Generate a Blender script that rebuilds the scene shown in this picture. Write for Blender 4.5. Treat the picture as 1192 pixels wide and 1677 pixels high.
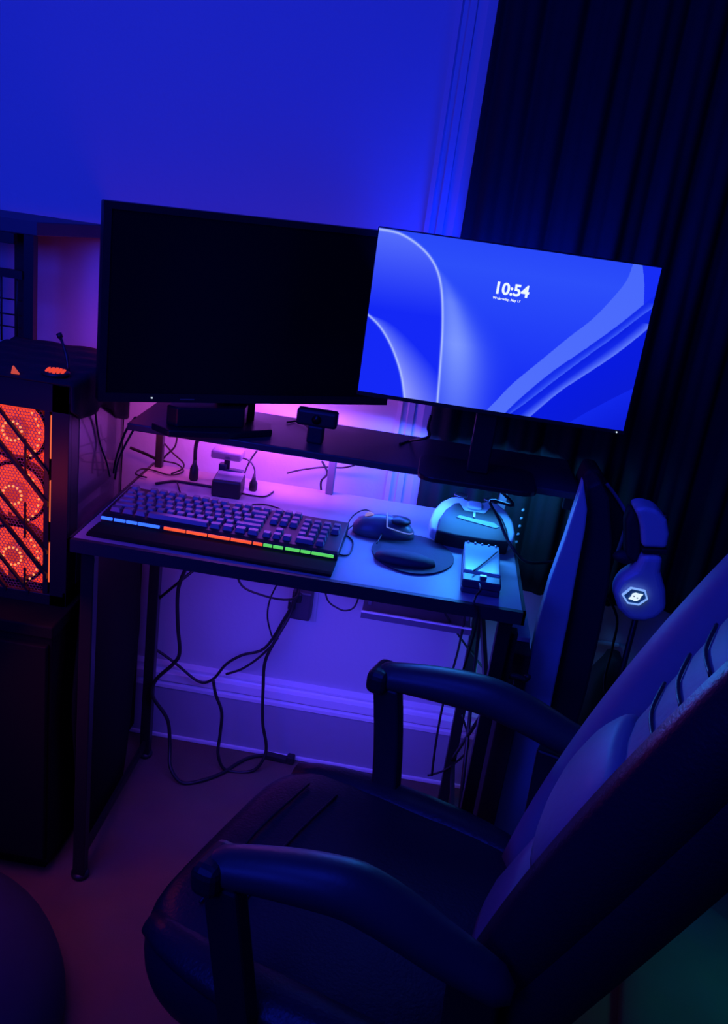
import bpy, bmesh, math, random
from mathutils import Vector, Matrix, Euler
random.seed(7)
for o in list(bpy.data.objects): bpy.data.objects.remove(o)
SC = bpy.context.scene
COL = SC.collection
PI = math.pi
def s2l(c):
    return tuple(((v/255)/12.92 if v/255 <= .04045 else ((v/255+.055)/1.055)**2.4) for v in c)

# ---------------------------------------------------------------- camera
PITCH, ROLL, YAW = math.radians(20), math.radians(8), math.radians(-3)
cam = bpy.data.cameras.new('camera'); camo = bpy.data.objects.new('camera', cam); COL.objects.link(camo)
cam.sensor_fit = 'VERTICAL'; cam.sensor_height = 24; cam.lens = 24*1500/1677
cam.clip_start = .02
F = Vector((math.sin(YAW)*math.cos(PITCH), math.cos(YAW)*math.cos(PITCH), -math.sin(PITCH)))
R0 = Vector((math.cos(YAW), -math.sin(YAW), 0)); U0 = R0.cross(F)
R = math.cos(ROLL)*R0+math.sin(ROLL)*U0; U = -math.sin(ROLL)*R0+math.cos(ROLL)*U0
m = Matrix((R, U, -F)).transposed().to_4x4(); m.translation = (0, 0, 1.4)
camo.matrix_world = m
SC.camera = camo
# ---------------------------------------------------------------- exposure and world
SC.view_settings.view_transform = 'Standard'; SC.view_settings.look = 'None'
SC.view_settings.exposure = 0.0; SC.view_settings.gamma = 1.0; SC.view_settings.use_curve_mapping = False
w = bpy.data.worlds.new('night'); SC.world = w; w.use_nodes = True
w.node_tree.nodes['Background'].inputs[0].default_value = (.02, .02, 1, 1)
w.node_tree.nodes['Background'].inputs[1].default_value = .055
# ---------------------------------------------------------------- lamps
def lamp(name, kind, loc, col, power, size=.1, target=None, size_y=None, spread=None, rad=None):
    l = bpy.data.lights.new(name, kind); l.color = col; l.energy = power
    if kind == 'AREA':
        l.size = size
        if size_y: l.shape = 'RECTANGLE'; l.size_y = size_y
        if spread: l.spread = math.radians(spread)
    else: l.shadow_soft_size = size
    o = bpy.data.objects.new(name, l); COL.objects.link(o); o.location = loc
    if target is not None:
        d = Vector(target)-Vector(loc); o.rotation_euler = d.to_track_quat('-Z', 'Y').to_euler()
    return o
lamp('blue_ceiling_light', 'AREA', (-.5, .3, 2.9), (.014, .032, 1), 23, 1.2, (-.5, 1.97, 1.5))
lamp('blue_fill_light', 'AREA', (-1.1, -.5, 1.75), (.014, .03, 1), 9, .9, (-.7, 1.97, 1.2), None, 90)  # unseen fill added to brighten the wall below the shelf board
lamp('desk_strip_light_pink', 'AREA', (-.50, 1.80, .87), (1, .10, .45), .28, .16, (-.55, 1.97, .80), .03)
lamp('desk_strip_light_violet', 'AREA', (-.30, 1.80, .87), (.45, .07, 1), 1.65, .22, (-.30, 1.97, .80), .03)
lamp('desk_strip_light_blue', 'AREA', (-.02, 1.80, .87), (.03, .09, 1), 1.4, .18, (-.02, 1.97, .80), .03)
lamp('riser_strip_light', 'AREA', (-.30, 1.90, .92), (.50, .10, 1), .6, .3, (-.26, 1.97, .98), .03)
lamp('monitor_bloom_fill', 'AREA', (.12, 1.80, 1.2), (.0, .02, 1), 2.2, .3, (.15, 1.97, 1.30), .1)  # added lamp imitating the lens bloom around the bright screen
lamp('teal_lamp', 'AREA', (.13, 1.69, .872), (.03, .28, 1), .62, .12, (.12, 1.50, .75), .03)
lamp('riser_fill_blue', 'AREA', (-.02, 1.72, .872), (.03, .12, 1), .9, .2, (-.02, 1.60, .75), .03)  # added fill, brightens the middle of the desk top
lamp('riser_fill_violet', 'AREA', (-.34, 1.72, .872), (.35, .07, 1), .32, .3, (-.34, 1.60, .75), .03)  # added violet fill over the keyboard side of the desk
lamp('teal_lamp_low', 'POINT', (.235, 1.80, .42), (.03, .30, .8), .16, .03)
lamp('curtain_fill', 'AREA', (.22, 1.80, .86), (.03, .24, .8), .9, .1, (.22, 1.93, .76), .05)  # extra light added to tint the dark curtain teal
lamp('under_desk_fill', 'AREA', (-.10, 1.42, .62), (.075, .05, 1), 1.5, .5, (-.10, 1.97, .20), .1, 100)  # added fill in place of ambient spill on the wall and moulding
lamp('under_desk_fill_left', 'AREA', (-.40, 1.55, .70), (.35, .05, .9), .45, .3, (-.45, 1.97, .5), .1)  # redder fill added for the left part of the wall
lamp('computer_glow', 'POINT', (-.66, 1.40, .80), (1, .06, .03), .28, .06)
lamp('computer_back_glow', 'POINT', (-.66, 1.86, 1.0), (1, .05, .12), .2, .05)
lamp('red_floor_glow', 'AREA', (-.62, 1.25, .55), (1, .14, .22), .26, .3, (-.25, 1.45, 0), None, 120)
lamp('green_lamp', 'AREA', (.95, 1.35, .7), (.015, .30, .36), .32, .2, (.75, 1.35, 0), None, 70)

# ---------------------------------------------------------------- materials
def mat(name, col, rough=.5, metal=0, spec=.5, noise=.12, nscale=40, bump=0, bscale=200, emit=None, estr=0, trans=0, alpha=1, coat=0, sheen=0):
    m = bpy.data.materials.new(name); m.use_nodes = True
    nt = m.node_tree; b = nt.nodes['Principled BSDF']
    c = tuple(col)+(1,)
    b.inputs['Base Color'].default_value = c
    b.inputs['Roughness'].default_value = rough; b.inputs['Metallic'].default_value = metal
    b.inputs['Specular IOR Level'].default_value = spec
    b.inputs['Transmission Weight'].default_value = trans; b.inputs['Alpha'].default_value = alpha
    b.inputs['Coat Weight'].default_value = coat; b.inputs['Sheen Weight'].default_value = sheen
    tc = nt.nodes.new('ShaderNodeTexCoord')
    n = nt.nodes.new('ShaderNodeTexNoise'); n.inputs['Scale'].default_value = nscale; n.inputs['Detail'].default_value = 4
    nt.links.new(tc.outputs['Object'], n.inputs['Vector'])
    mx = nt.nodes.new('ShaderNodeMixRGB'); mx.blend_type = 'MULTIPLY'; mx.inputs[0].default_value = noise
    mx.inputs[1].default_value = c; nt.links.new(n.outputs['Color'], mx.inputs[2]); nt.links.new(mx.outputs[0], b.inputs['Base Color'])
    if bump:
        n2 = nt.nodes.new('ShaderNodeTexNoise'); n2.inputs['Scale'].default_value = bscale
        nt.links.new(tc.outputs['Object'], n2.inputs['Vector'])
        bp = nt.nodes.new('ShaderNodeBump'); bp.inputs['Strength'].default_value = bump; bp.inputs['Distance'].default_value = .002
        nt.links.new(n2.outputs['Fac'], bp.inputs['Height']); nt.links.new(bp.outputs[0], b.inputs['Normal'])
    if emit:
        b.inputs['Emission Color'].default_value = tuple(emit)+(1,); b.inputs['Emission Strength'].default_value = estr
    return m
M = {}
M['wall'] = mat('wall_paint', (.52, .52, .55), .75, bump=.25, bscale=90, noise=.06, nscale=3)
M['trim'] = mat('trim_paint', (.85, .85, .88), .4, noise=.04)
M['floor'] = mat('floor_carpet', (.20, .12, .09), .9, bump=.6, bscale=400, noise=.5, nscale=9)
M['curtain'] = mat('curtain_cloth', (.012, .02, .022), .95, noise=.3, bump=.2, spec=.2)
M['black'] = mat('black_plastic', (.018, .018, .02), .45)
M['blackmetal'] = mat('black_metal', (.02, .02, .022), .4, metal=.3)
M['monitor'] = mat('monitor_shell', (.012, .012, .014), .4)
M['panel'] = mat('dark_screen', (.004, .004, .006), .25, spec=.3)
M['desk'] = mat('desk_top', (.42, .41, .44), .42, bump=.05, bscale=300, noise=.15)
M['deskedge'] = mat('desk_edge', (.03, .03, .033), .5)
M['riser'] = mat('riser_top', (.05, .05, .06), .45)
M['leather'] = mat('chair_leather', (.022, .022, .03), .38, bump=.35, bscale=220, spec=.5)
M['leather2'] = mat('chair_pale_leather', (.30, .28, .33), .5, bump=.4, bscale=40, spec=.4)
M['armpad'] = mat('arm_pad', (.05, .05, .055), .42, bump=.1)
M['white'] = mat('white_plastic', (.75, .77, .8), .35, noise=.04)
M['whitecable'] = mat('white_cable', (.6, .6, .62), .4)
M['cable'] = mat('cable_rubber', (.015, .013, .015), .5)
M['key'] = mat('keycap', (.16, .15, .18), .3, noise=.1)
M['padm'] = mat('mouse_mat', (.035, .04, .06), .7, bump=.2)
M['mouse'] = mat('mouse_shell', (.12, .12, .14), .35)
M['glass'] = mat('clear_plastic', (.65, .8, .85), .25, trans=.6, noise=.02)
M['hub'] = mat('hub_plastic', (.05, .06, .09), .35)
M['cloth'] = mat('dark_cloth', (.03, .018, .022), .95, bump=.6, bscale=60, noise=.5, nscale=12)
M['cabinet'] = mat('cabinet_black', (.006, .006, .007), .8, spec=.15)
M['side'] = mat('tinted_side_glass', (.10, .06, .10), .25, coat=.3)
M['case'] = mat('case_metal', (.02, .02, .022), .45, metal=.2)
M['silver'] = mat('silver_metal', (.5, .5, .52), .3, metal=.9)
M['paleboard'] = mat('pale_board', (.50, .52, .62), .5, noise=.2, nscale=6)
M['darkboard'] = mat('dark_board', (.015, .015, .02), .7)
M['duvet'] = mat('navy_duvet', (.02, .025, .06), .9, noise=.3)
M['greencloth'] = mat('green_cloth', (.10, .16, .13), .95, noise=.5, nscale=8, bump=.4)
M['headset'] = mat('headset_white', (.55, .56, .62), .4, noise=.05)
M['teal'] = mat('pale_card', (.40, .50, .50), .6)
def emi(name, rgb, k=1.0):
    m = mat(name, (.0, .0, .0), .5, emit=rgb, estr=k); return m
M['fan_ring'] = emi('fan_glow', (1, .06, .025), 1.0)
M['fan_dot'] = emi('fan_lamp', (1, .30, .10), 1.3)
M['fan_strip'] = emi('fan_side_lamp', (1, .15, .05), 1.0)
M['kb_blue'] = emi('light_blue_strip', (.03, .13, 1), 1.6)
M['kb_orange'] = emi('light_orange_strip', (1, .10, .03), 1.0)
M['kb_green'] = emi('light_green_strip', (.10, .65, .12), 1.0)
M['white_led'] = emi('white_lamp', (.7, .85, 1), 1.1)
M['hex_led'] = emi('hexagon_lamp', (.22, .42, 1), 1.0)
M['text'] = emi('clock_white', (.85, .95, 1), 1.0)
M['mouse_led'] = emi('mouse_lamp', (.13, .2, .85), .9)
M['disc'] = emi('red_lamp', (1, .07, .02), .8)

# ---------------------------------------------------------------- helpers
def link(o, parent=None):
    COL.objects.link(o)
    if parent is not None: o.parent = parent
    return o
def tag(o, label=None, cat=None, group=None, kind=None):
    if label: o['label'] = label
    if cat: o['category'] = cat
    if group: o['group'] = group
    if kind: o['kind'] = kind
    return o
def thing(name, label, cat, loc=(0, 0, 0), rz=0, group=None):
    o = bpy.data.objects.new(name, None); o.empty_display_size = .05; link(o)
    o.location = loc; o.rotation_euler = (0, 0, rz); return tag(o, label, cat, group)
class MB:
    def __init__(s): s.b = bmesh.new(); s.base = Matrix.Identity(4); s.mi = 0
    def _v(s, p): return s.b.verts.new(s.base @ Vector(p))
    def _f(s, vs):
        try:
            f = s.b.faces.new(vs); f.material_index = s.mi; f.smooth = s.sm
        except ValueError: pass
    sm = False
    def box(s, c, d, rot=None):
        c = Vector(c); h = Vector(d)/2; r = (Euler(rot).to_matrix() if rot else Matrix.Identity(3))
        v = [s._v(c + r @ Vector((h.x*x, h.y*y, h.z*z))) for x in (-1, 1) for y in (-1, 1) for z in (-1, 1)]
        for q in ((0,1,3,2),(4,6,7,5),(0,4,5,1),(2,3,7,6),(0,2,6,4),(1,5,7,3)): s._f([v[i] for i in q])
        return s
    def bb(s, a, b): return s.box([(a[i]+b[i])/2 for i in range(3)], [abs(b[i]-a[i]) for i in range(3)])
    def prism(s, pts, z0, z1, axis='z'):
        def P(p, z): return {'z': (p[0], p[1], z), 'y': (p[0], z, p[1]), 'x': (z, p[0], p[1])}[axis]
        a = [s._v(P(p, z0)) for p in pts]; b = [s._v(P(p, z1)) for p in pts]; n = len(pts)
        s._f(a[::-1]); s._f(b)
        for i in range(n): s._f([a[i], a[(i+1) % n], b[(i+1) % n], b[i]])
        return s
    def loft(s, rings, cap=True, closed=True):
        R = [[s._v(p) for p in r] for r in rings]; n = len(R[0])
        for i in range(len(R)-1):
            for j in range(n if closed else n-1): s._f([R[i][j], R[i][(j+1) % n], R[i+1][(j+1) % n], R[i+1][j]])
        if cap: s._f(R[0][::-1]); s._f(R[-1])
        return s
    def tube(s, path, r, n=8, sub=5, smooth=True):
        P = [Vector(p) for p in path]
        if sub > 1 and len(P) > 2:
            Q = []
            for i in range(len(P)-1):
                p0 = P[max(i-1, 0)]; p1 = P[i]; p2 = P[i+1]; p3 = P[min(i+2, len(P)-1)]
                for k in range(sub):
                    t = k/sub
                    Q.append(.5*((2*p1)+(-p0+p2)*t+(2*p0-5*p1+4*p2-p3)*t*t+(-p0+3*p1-3*p2+p3)*t**3))
            Q.append(P[-1]); P = Q
        up = Vector((0, 0, 1)); rings = []; nrm = None
        for i, p in enumerate(P):
            t = (P[min(i+1, len(P)-1)]-P[max(i-1, 0)])
            if t.length < 1e-9: t = Vector((0, 0, 1))
            t.normalize()
            if nrm is None:
                nrm = t.orthogonal().normalized()
            nrm = (nrm - t*nrm.dot(t))
            nrm = nrm.normalized() if nrm.length > 1e-6 else t.orthogonal().normalized()
            bn = t.cross(nrm); rr = r[min(i, len(r)-1)] if isinstance(r, (list, tuple)) else r
            rings.append([p+(nrm*math.cos(a)+bn*math.sin(a))*rr for a in [2*PI*k/n for k in range(n)]])
        o = s.sm; s.sm = smooth; s.loft(rings); s.sm = o
        return s
    def lathe(s, prof, c=(0, 0, 0), n=24, axis='z', cap=True):
        rings = []
        for (r, z) in prof:
            rr = max(r, 1e-4); ring = []
            for k in range(n):
                a = 2*PI*k/n; x, y = rr*math.cos(a), rr*math.sin(a)
                v = {'z': (x, y, z), 'y': (x, z, -y), 'x': (z, x, y)}[axis]
                ring.append(Vector(c)+Vector(v))
            rings.append(ring)
        o = s.sm; s.sm = True; s.loft(rings, cap=cap); s.sm = o
        return s
    def build(s, name, m, parent=None, bevel=0, seg=2, subsurf=0):
        bmesh.ops.recalc_face_normals(s.b, faces=s.b.faces)
        me = bpy.data.meshes.new(name); s.b.to_mesh(me); s.b.free()
        for mm in (m if isinstance(m, (list, tuple)) else [m]): me.materials.append(mm)
        o = bpy.data.objects.new(name, me); link(o, parent)
        if bevel:
            md = o.modifiers.new('bevel', 'BEVEL'); md.width = bevel; md.segments = seg; md.limit_method = 'ANGLE'
        if subsurf:
            md = o.modifiers.new('sub', 'SUBSURF'); md.levels = subsurf; md.render_levels = subsurf
        return o
def struct(o): o['kind'] = 'structure'; return o
def rrect(cx, cy, w, h, r, n=5):
    P = []
    for (sx, sy, a0) in ((1, 1, 0), (-1, 1, 90), (-1, -1, 180), (1, -1, 270)):
        for k in range(n+1):
            a = math.radians(a0+90*k/n)
            P.append((cx+sx*(w/2-r)+r*math.cos(a), cy+sy*(h/2-r)+r*math.sin(a)))
    return P
def cushion(mb, cx, cy, w, h, z0, z1, r=.05, e=.03, n=5, dome=.0):
    rings = []
    for t in range(0, 7):
        a = PI*t/6; k = math.sin(a)**.7 if 0 < t < 6 else 0
        z = (z0+z1)/2-(z1-z0)/2*math.cos(a); ins = e*(1-k)
        rings.append([(x, y, z) for x, y in rrect(cx, cy, w-2*ins, h-2*ins, max(r-ins*.5, .005), n)])
    o = mb.sm; mb.sm = True; mb.loft(rings); mb.sm = o

# ================================================================ THE ROOM
WY = 1.97
struct(MB().bb((-2.2, -1.2, -.05), (1.9, 2.3, 0)).build('floor', M['floor']))
wb = MB(); wb.bb((-2.2, WY, 0), (.0, WY+.12, 3.0)); wb.bb((0, WY, 0), (1.9, WY+.12, .62)); wb.bb((0, WY, 2.5), (1.9, WY+.12, 3.0)); wb.bb((1.45, WY, .62), (1.9, WY+.12, 2.5))
struct(wb.build('wall_back', M['wall']))
b = MB()
b.prism([(WY+.002, 0), (WY-.016, 0), (WY-.016, .145), (WY+.002, .145)], -2.2, 1.9, 'x')
struct(b.build('baseboard_back', mat('baseboard_paint', (.40, .40, .44), .45)))
b = MB()
b.prism([(WY+.002, .147), (WY-.021, .147), (WY-.021, .156), (WY-.013, .160), (WY-.013, .166), (WY-.026, .170), (WY-.026, .190), (WY-.015, .193), (WY-.012, .199), (WY-.018, .202), (WY-.018, .208), (WY+.002, .213)], -2.2, 1.9, 'x')
struct(b.build('trim_1', M['trim']))
struct(MB().bb((-2.2, WY-.022, 0), (1.9, WY-.016, .012)).build('trim_2', M['trim'], bevel=.003))
# window casing with stepped profile
b = MB()
b.prism([(-.062, WY+.002), (-.062, WY-.012), (-.052, WY-.016), (-.048, WY-.010), (-.040, WY-.010), (-.037, WY-.018), (-.024, WY-.018), (-.022, WY-.013), (-.003, WY-.022), (.016, WY-.022), (.016, WY+.05), (0, WY+.002)], .60, 2.55)
struct(b.build('trim_3', M['wall']))
wf = MB()
for (a, c) in (((0, .62), (1.45, .66)), ((0, 2.46), (1.45, 2.5)), ((0, .62), (.04, 2.5)), ((1.41, .62), (1.45, 2.5)), ((0, 1.54), (1.45, 1.58))):
    wf.bb((a[0], WY+.04, a[1]), (c[0], WY+.08, c[1]))
wfo = struct(wf.build('window_1', M['trim']))
MB().bb((.03, WY+.055, .65), (1.42, WY+.06, 2.47)).build('pane', mat('night_pane', (.01, .01, .02), .08), wfo)
# curtain
cu = MB(); cu.sm = True
xs = [0.014+1.46*i/260 for i in range(261)]
def cy(x, z): return WY-.048+.012*math.sin(x*75+.6*math.sin(z*2))+.006*math.sin(x*171+z*1.3)
rows = []
for k in range(31):
    z = 2.62-(2.62-.575)*k/30
    rows.append([(x, cy(x, z), z) for x in xs])
cu.loft(rows, cap=False, closed=False)
co = cu.build('curtain', M['curtain'])
md = co.modifiers.new('solid', 'SOLIDIFY'); md.thickness = .003
tag(co, 'dark pleated curtain hanging over the window right of the white casing', 'curtain')
b = MB()
b.tube([(.0, WY-.048, 2.64), (1.5, WY-.048, 2.64)], .012)
tag(b.build('curtain_rod', M['blackmetal']), 'dark rod carrying the pleated curtain', 'curtain rod')
# bead pull cord beside the curtain
bc = thing('bead_cord', 'small string of pale beads hanging behind the right end of the desk', 'cord', (.242, 1.915, .66))
MB().tube([(0, 0, 0), (.0, 0, .22)], .0012, 6, 1).build('string', M['whitecable'], bc)
for k in range(6):
    q = MB(); q.lathe([(0, -.005), (.004, -.003), (.005, 0), (.004, .003), (0, .005)], (0, 0, .01+.019*k), 10); q.build('bead', M['teal'], bc)

# ================================================================ DESK
desk = thing('desk', 'grey topped desk with black edges and black steel frame below the window and wall', 'desk', (-.18, 1.65, 0))
def D(mb, name, m, parent=None, **k):
    p = parent or desk
    mb.b.transform(Matrix.Translation((.18, -1.65, 0)))
    return mb.build(name, m, p, **k)
D(MB().bb((-.57, 1.425, .742), (.215, 1.88, .75)), 'desk_top', M['desk'], bevel=.002)
e = MB(); e.bb((-.575, 1.415, .727), (.22, 1.425, .7505)); e.bb((-.575, 1.415, .727), (-.57, 1.885, .7505)); e.bb((.215, 1.415, .727), (.22, 1.885, .7505)); e.bb((-.57, 1.425, .727), (.215, 1.88, .7415))
D(e, 'edge_band', M['deskedge'])
for (x, y) in ((-.545, 1.445), (-.549, 1.865), (.193, 1.45), (.188, 1.865)):
    D(MB().bb((x-.012, y-.012, 0), (x+.012, y+.012, .728)), 'leg', M['blackmetal'], bevel=.002)
    D(MB().lathe([(.016, 0), (.018, .004), (.018, .01), (.008, .014)], (x, y, 0), 16), 'foot', M['black'])
D(MB().bb((-.545, 1.45, .03), (-.553, 1.86, .05)), 'stretcher', M['blackmetal'])
D(MB().bb((.19, 1.46, .12), (.198, 1.86, .14)), 'stretcher', M['blackmetal'])
D(MB().bb((.19, 1.46, .52), (.198, 1.86, .54)), 'stretcher', M['blackmetal'])
D(MB().tube([(.19, 1.86, .54), (.195, 1.46, .14)], .004, 6, 1), 'cross_brace', M['blackmetal'])
D(MB().tube([(.19, 1.86, .14), (.195, 1.46, .54)], .004, 6, 1), 'cross_brace', M['blackmetal'])
D(MB().tube([(-0.4554, 1.8700, 0.5236), (-0.5423, 1.8700, 0.4262)], .0035, 6, 1), 'cross_brace', M['blackmetal'])
# tray slung under the desk back
t_ = MB(); t_.bb((-.07, 1.80, .50), (.172, 1.93, .505)); t_.bb((-.07, 1.80, .505), (.172, 1.804, .515)); t_.bb((-.07, 1.925, .505), (.172, 1.93, .53))
for x in (-.06, .16): t_.bb((x, 1.86, .505), (x+.008, 1.868, .73))
to_ = D(t_, 'cable_tray', mat('tray_grey', (.10, .09, .13), .5))
D(MB().bb((-.07, 1.796, .5155), (.172, 1.801, .519)), 'tray_lip', M['white'], to_)
# riser posts + riser
ri = thing('monitor_riser', 'long dark shelf raised on thin posts above the back of the desk', 'shelf', (-.13, 1.77, .75))
def Rr(mb, name, m, **k):
    mb.b.transform(Matrix.Translation((.13, -1.77, -.75))); return mb.build(name, m, ri, **k)
Rr(MB().bb((-.56, 1.655, .886), (.31, 1.885, .9)), 'shelf_board', M['riser'], bevel=.002)
for x in (-.555, -.178, .19):
    Rr(MB().bb((x-.008, 1.855, .75), (x+.008, 1.871, .886)), 'post', M['blackmetal'] if x < -.3 else mat('grey_metal', (.12, .12, .14), .4), bevel=.002)
Rr(MB().bb((.285, 1.67, .88), (.312, 1.88, .9)).bb((.285, 1.67, .86), (.312, 1.69, .88)), 'end_bracket', M['blackmetal'])

# cup / headset hooks on the right leg
hk = thing('clamp_holder', 'black clamp bracket with two hooks fixed to the right desk leg', 'bracket', (.215, 1.47, .60))
q = MB(); q.bb((-.01, -.012, -.09), (.006, .012, .09)); q.build('clamp_bar', M['black'], hk, bevel=.002)
for z in (-.085, -.045, .0):
    q = MB(); q.tube([(0, 0, z), (.022, 0, z-.001), (.036, 0, z-.003), (.040, 0, z+.006)], [.008 if z < -.08 else .006]*30, 8, 3); q.build('hook', M['black'], hk)
q = MB(); q.bb((.017, -.002, -.085), (.020, .002, .0)); q.build('rod', M['black'], hk)

# ================================================================ LEFT MONITOR
def monitor_local(root, w, h, d, shell, screen, bez=.008, chin=.012):
    body = MB(); body.bb((-w/2, 0, -h/2), (w/2, d*.45, h/2))
    hump = [(x, z) for x, z in rrect(0, -.01, w*.62, h*.55, .03)]
    body.loft([[(x, d*.45, z) for x, z in hump], [(x*.9, d, z*.9) for x, z in hump]])
    body.build('housing', shell, root, bevel=.003)
    fr = MB()
    fr.bb((-w/2, -.004, -h/2), (w/2, 0, -h/2+chin)); fr.bb((-w/2, -.004, h/2-bez), (w/2, 0, h/2))
    fr.bb((-w/2, -.004, -h/2+chin), (-w/2+bez, 0, h/2-bez)); fr.bb((w/2-bez, -.004, -h/2+chin), (w/2, 0, h/2-bez))
    fr.build('bezel', shell, root)
ml = thing('monitor', 'large switched-off black monitor, the left and bigger of the two', 'monitor', (-.335, 1.72, .9), math.radians(32))
lw, lh = .59, .345
lc = MB()
def LT(name_list, dz): pass
body = MB(); body.base = Matrix.Translation((0, 0, .2325)); 
body.bb((-lw/2, 0, -lh/2), (lw/2, .022, lh/2))
hp = rrect(0, -.01, lw*.6, lh*.55, .03)
body.loft([[(x, .022, z) for x, z in hp], [(x*.9, .045, z*.9) for x, z in hp]])
body.build('housing', M['monitor'], ml, bevel=.003)
fr = MB(); fr.base = Matrix.Translation((0, 0, .2325))
fr.bb((-lw/2, -.005, -lh/2), (lw/2, 0, -lh/2+.016)); fr.bb((-lw/2, -.005, lh/2-.012), (lw/2, 0, lh/2))
fr.bb((-lw/2, -.005, -lh/2+.016), (-lw/2+.013, 0, lh/2-.012)); fr.bb((lw/2-.013, -.005, -lh/2+.016), (lw/2, 0, lh/2-.012))
fr.build('bezel', M['monitor'], ml)
sc = MB(); sc.base = Matrix.Translation((0, 0, .2325)); sc.bb((-lw/2+.013, -.002, -lh/2+.016), (lw/2-.013, -.0002, lh/2-.012)); sc.build('screen', M['panel'], ml)
MB().bb((-.2, -.0068, .0675), (-.197, -.005, .0695)).build('power_light', M['white_led'], ml)
MB().bb((-.145, -.006, .0655), (-.118, -.005, .0672)).build('badge', M['silver'], ml)
st = MB(); st.bb((-.06, .03, .012), (.02, .05, .2)); st.build('stand_neck', M['monitor'], ml, bevel=.004)
st = MB(); st.prism([(-.19, .02), (-.17, -.03), (-.06, -.045), (.035, -.03), (.05, .01), (.02, .06), (-.13, .075)], .0, .014); st.prism([(-.165, .01), (-.15, -.012), (-.02, -.018), (.0, .02), (-.03, .05), (-.14, .05)], .014, .052); st.build('stand_base', M['monitor'], ml, bevel=.003)

# ================================================================ RIGHT MONITOR
mr = thing('monitor', 'glowing blue monitor showing a clock, the right and smaller of the two', 'monitor', (.1125, 1.62, .9), 0)
RW, RH, RC = .4775, .283, .2795      # centre height above base
bd = MB(); bd.bb((-RW/2-.002, .0, RC-RH/2-.008), (RW/2+.004, .014, RC+RH/2+.002))
hp = rrect(0, RC-.02, RW*.6, RH*.55, .03)
bd.loft([[(x, .014, z) for x, z in hp], [(x*.9, .035, (z-RC)*.85+RC) for x, z in hp]])
bd.build('housing', M['monitor'], mr, bevel=.002)
# display: colours per face corner of a fine grid
NU, NV = 600, 354
def S(x, y): return (x, y)
L1 = [(0.0007, 0.0080), (0.0693, 0.0150), (0.1341, 0.0560), (0.1918, 0.1240), (0.2317, 0.2142), (0.2574, 0.3433), (0.2767, 0.5286), (0.2875, 0.7025), (0.2949, 0.8445), (0.3028, 1.0035), (0.3083, 1.0986)]
L2 = [(-0.0322, 0.4811), (0.0004, 0.5193), (0.0499, 0.5813), (0.0953, 0.6750), (0.1317, 0.7812), (0.1573, 0.8828), (0.1773, 1.0019), (0.1905, 1.0947)]
P1 = [(0.2216, 0.1664), (0.3319, 0.2893), (0.4305, 0.4347), (0.5084, 0.5709), (0.5601, 0.6988), (0.5942, 0.8336), (0.6305, 1.0815)]
P2 = [(0.0075, 0.5174), (0.0892, 0.5531), (0.1833, 0.6598), (0.2830, 0.8116), (0.3778, 1.0045)]
L3 = [(0.8971, -0.0275), (0.8982, 0.0218), (0.8884, 0.1077), (0.8535, 0.2182), (0.8007, 0.3520), (0.7347, 0.4740), (0.6520, 0.6377), (0.5675, 0.8048), (0.5185, 0.9280), (0.4895, 1.0007), (0.4707, 1.0711)]
L3b = [(0.9259, -0.0350), (0.9538, 0.1071), (0.9675, 0.2216)]
L4a = [(1.0130, 0.1333), (0.9675, 0.2216), (0.9027, 0.3503), (0.8035, 0.5253), (0.7010, 0.6955), (0.6168, 0.8637), (0.5587, 0.9996), (0.5454, 1.0684)]
L4 = [(1.0191, 0.2077), (0.9740, 0.2795), (0.8935, 0.4307), (0.8104, 0.5763), (0.7178, 0.7448), (0.6325, 0.9050), (0.5753, 1.0042), (0.5547, 1.0565)]
L5 = [(1.0118, 0.3293), (0.9892, 0.3838), (0.9089, 0.5403), (0.8242, 0.6792), (0.7380, 0.8205), (0.6500, 1.0052), (0.6304, 1.0629)]
L6 = [(1.0349, 0.6958), (0.9981, 0.7295), (0.9181, 0.8299), (0.8470, 0.9270), (0.7939, 1.0069), (0.7769, 1.0397)]
def smooth(P):
    Q = []
    for i in range(len(P)-1):
        p0 = P[max(i-1, 0)]; p1 = P[i]; p2 = P[i+1]; p3 = P[min(i+2, len(P)-1)]
        for k in range(4):
            t = k/4
            Q.append(tuple(.5*((2*p1[j])+(-p0[j]+p2[j])*t+(2*p0[j]-5*p1[j]+4*p2[j]-p3[j])*t*t+(-p0[j]+3*p1[j]-3*p2[j]+p3[j])*t**3) for j in (0, 1)))
    Q.append(P[-1]); return Q
ASP = RW/RH
def vline_x(P, v):   # curves that run down the picture: u at height v
    for i in range(len(P)-1):
        a, c = P[i], P[i+1]
        if (a[1]-v)*(c[1]-v) <= 0 and a[1] != c[1]:
            return a[0]+(c[0]-a[0])*(v-a[1])/(c[1]-a[1])
    return None
CL = {k: smooth(v) for k, v in dict(L1=L1, L2=L2, P1=P1, P2=P2, L3=L3, L3b=L3b, L4a=L4a, L4=L4, L5=L5, L6=L6).items()}
def dist(P, u, v):
    best = 9
    px, py = u*ASP, v
    for i in range(0, len(P)-1):
        ax, ay = P[i][0]*ASP, P[i][1]; bx, by = P[i+1][0]*ASP, P[i+1][1]
        dx, dy = bx-ax, by-ay; L = dx*dx+dy*dy
        t = 0 if L == 0 else max(0, min(1, ((px-ax)*dx+(py-ay)*dy)/L))
        d = (px-ax-t*dx)**2+(py-ay-t*dy)**2
        if d < best: best = d
    return math.sqrt(best)
def mixc(a, b, t): t = max(0, min(1, t)); return tuple(a[i]+(b[i]-a[i])*t for i in range(3))
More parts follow.
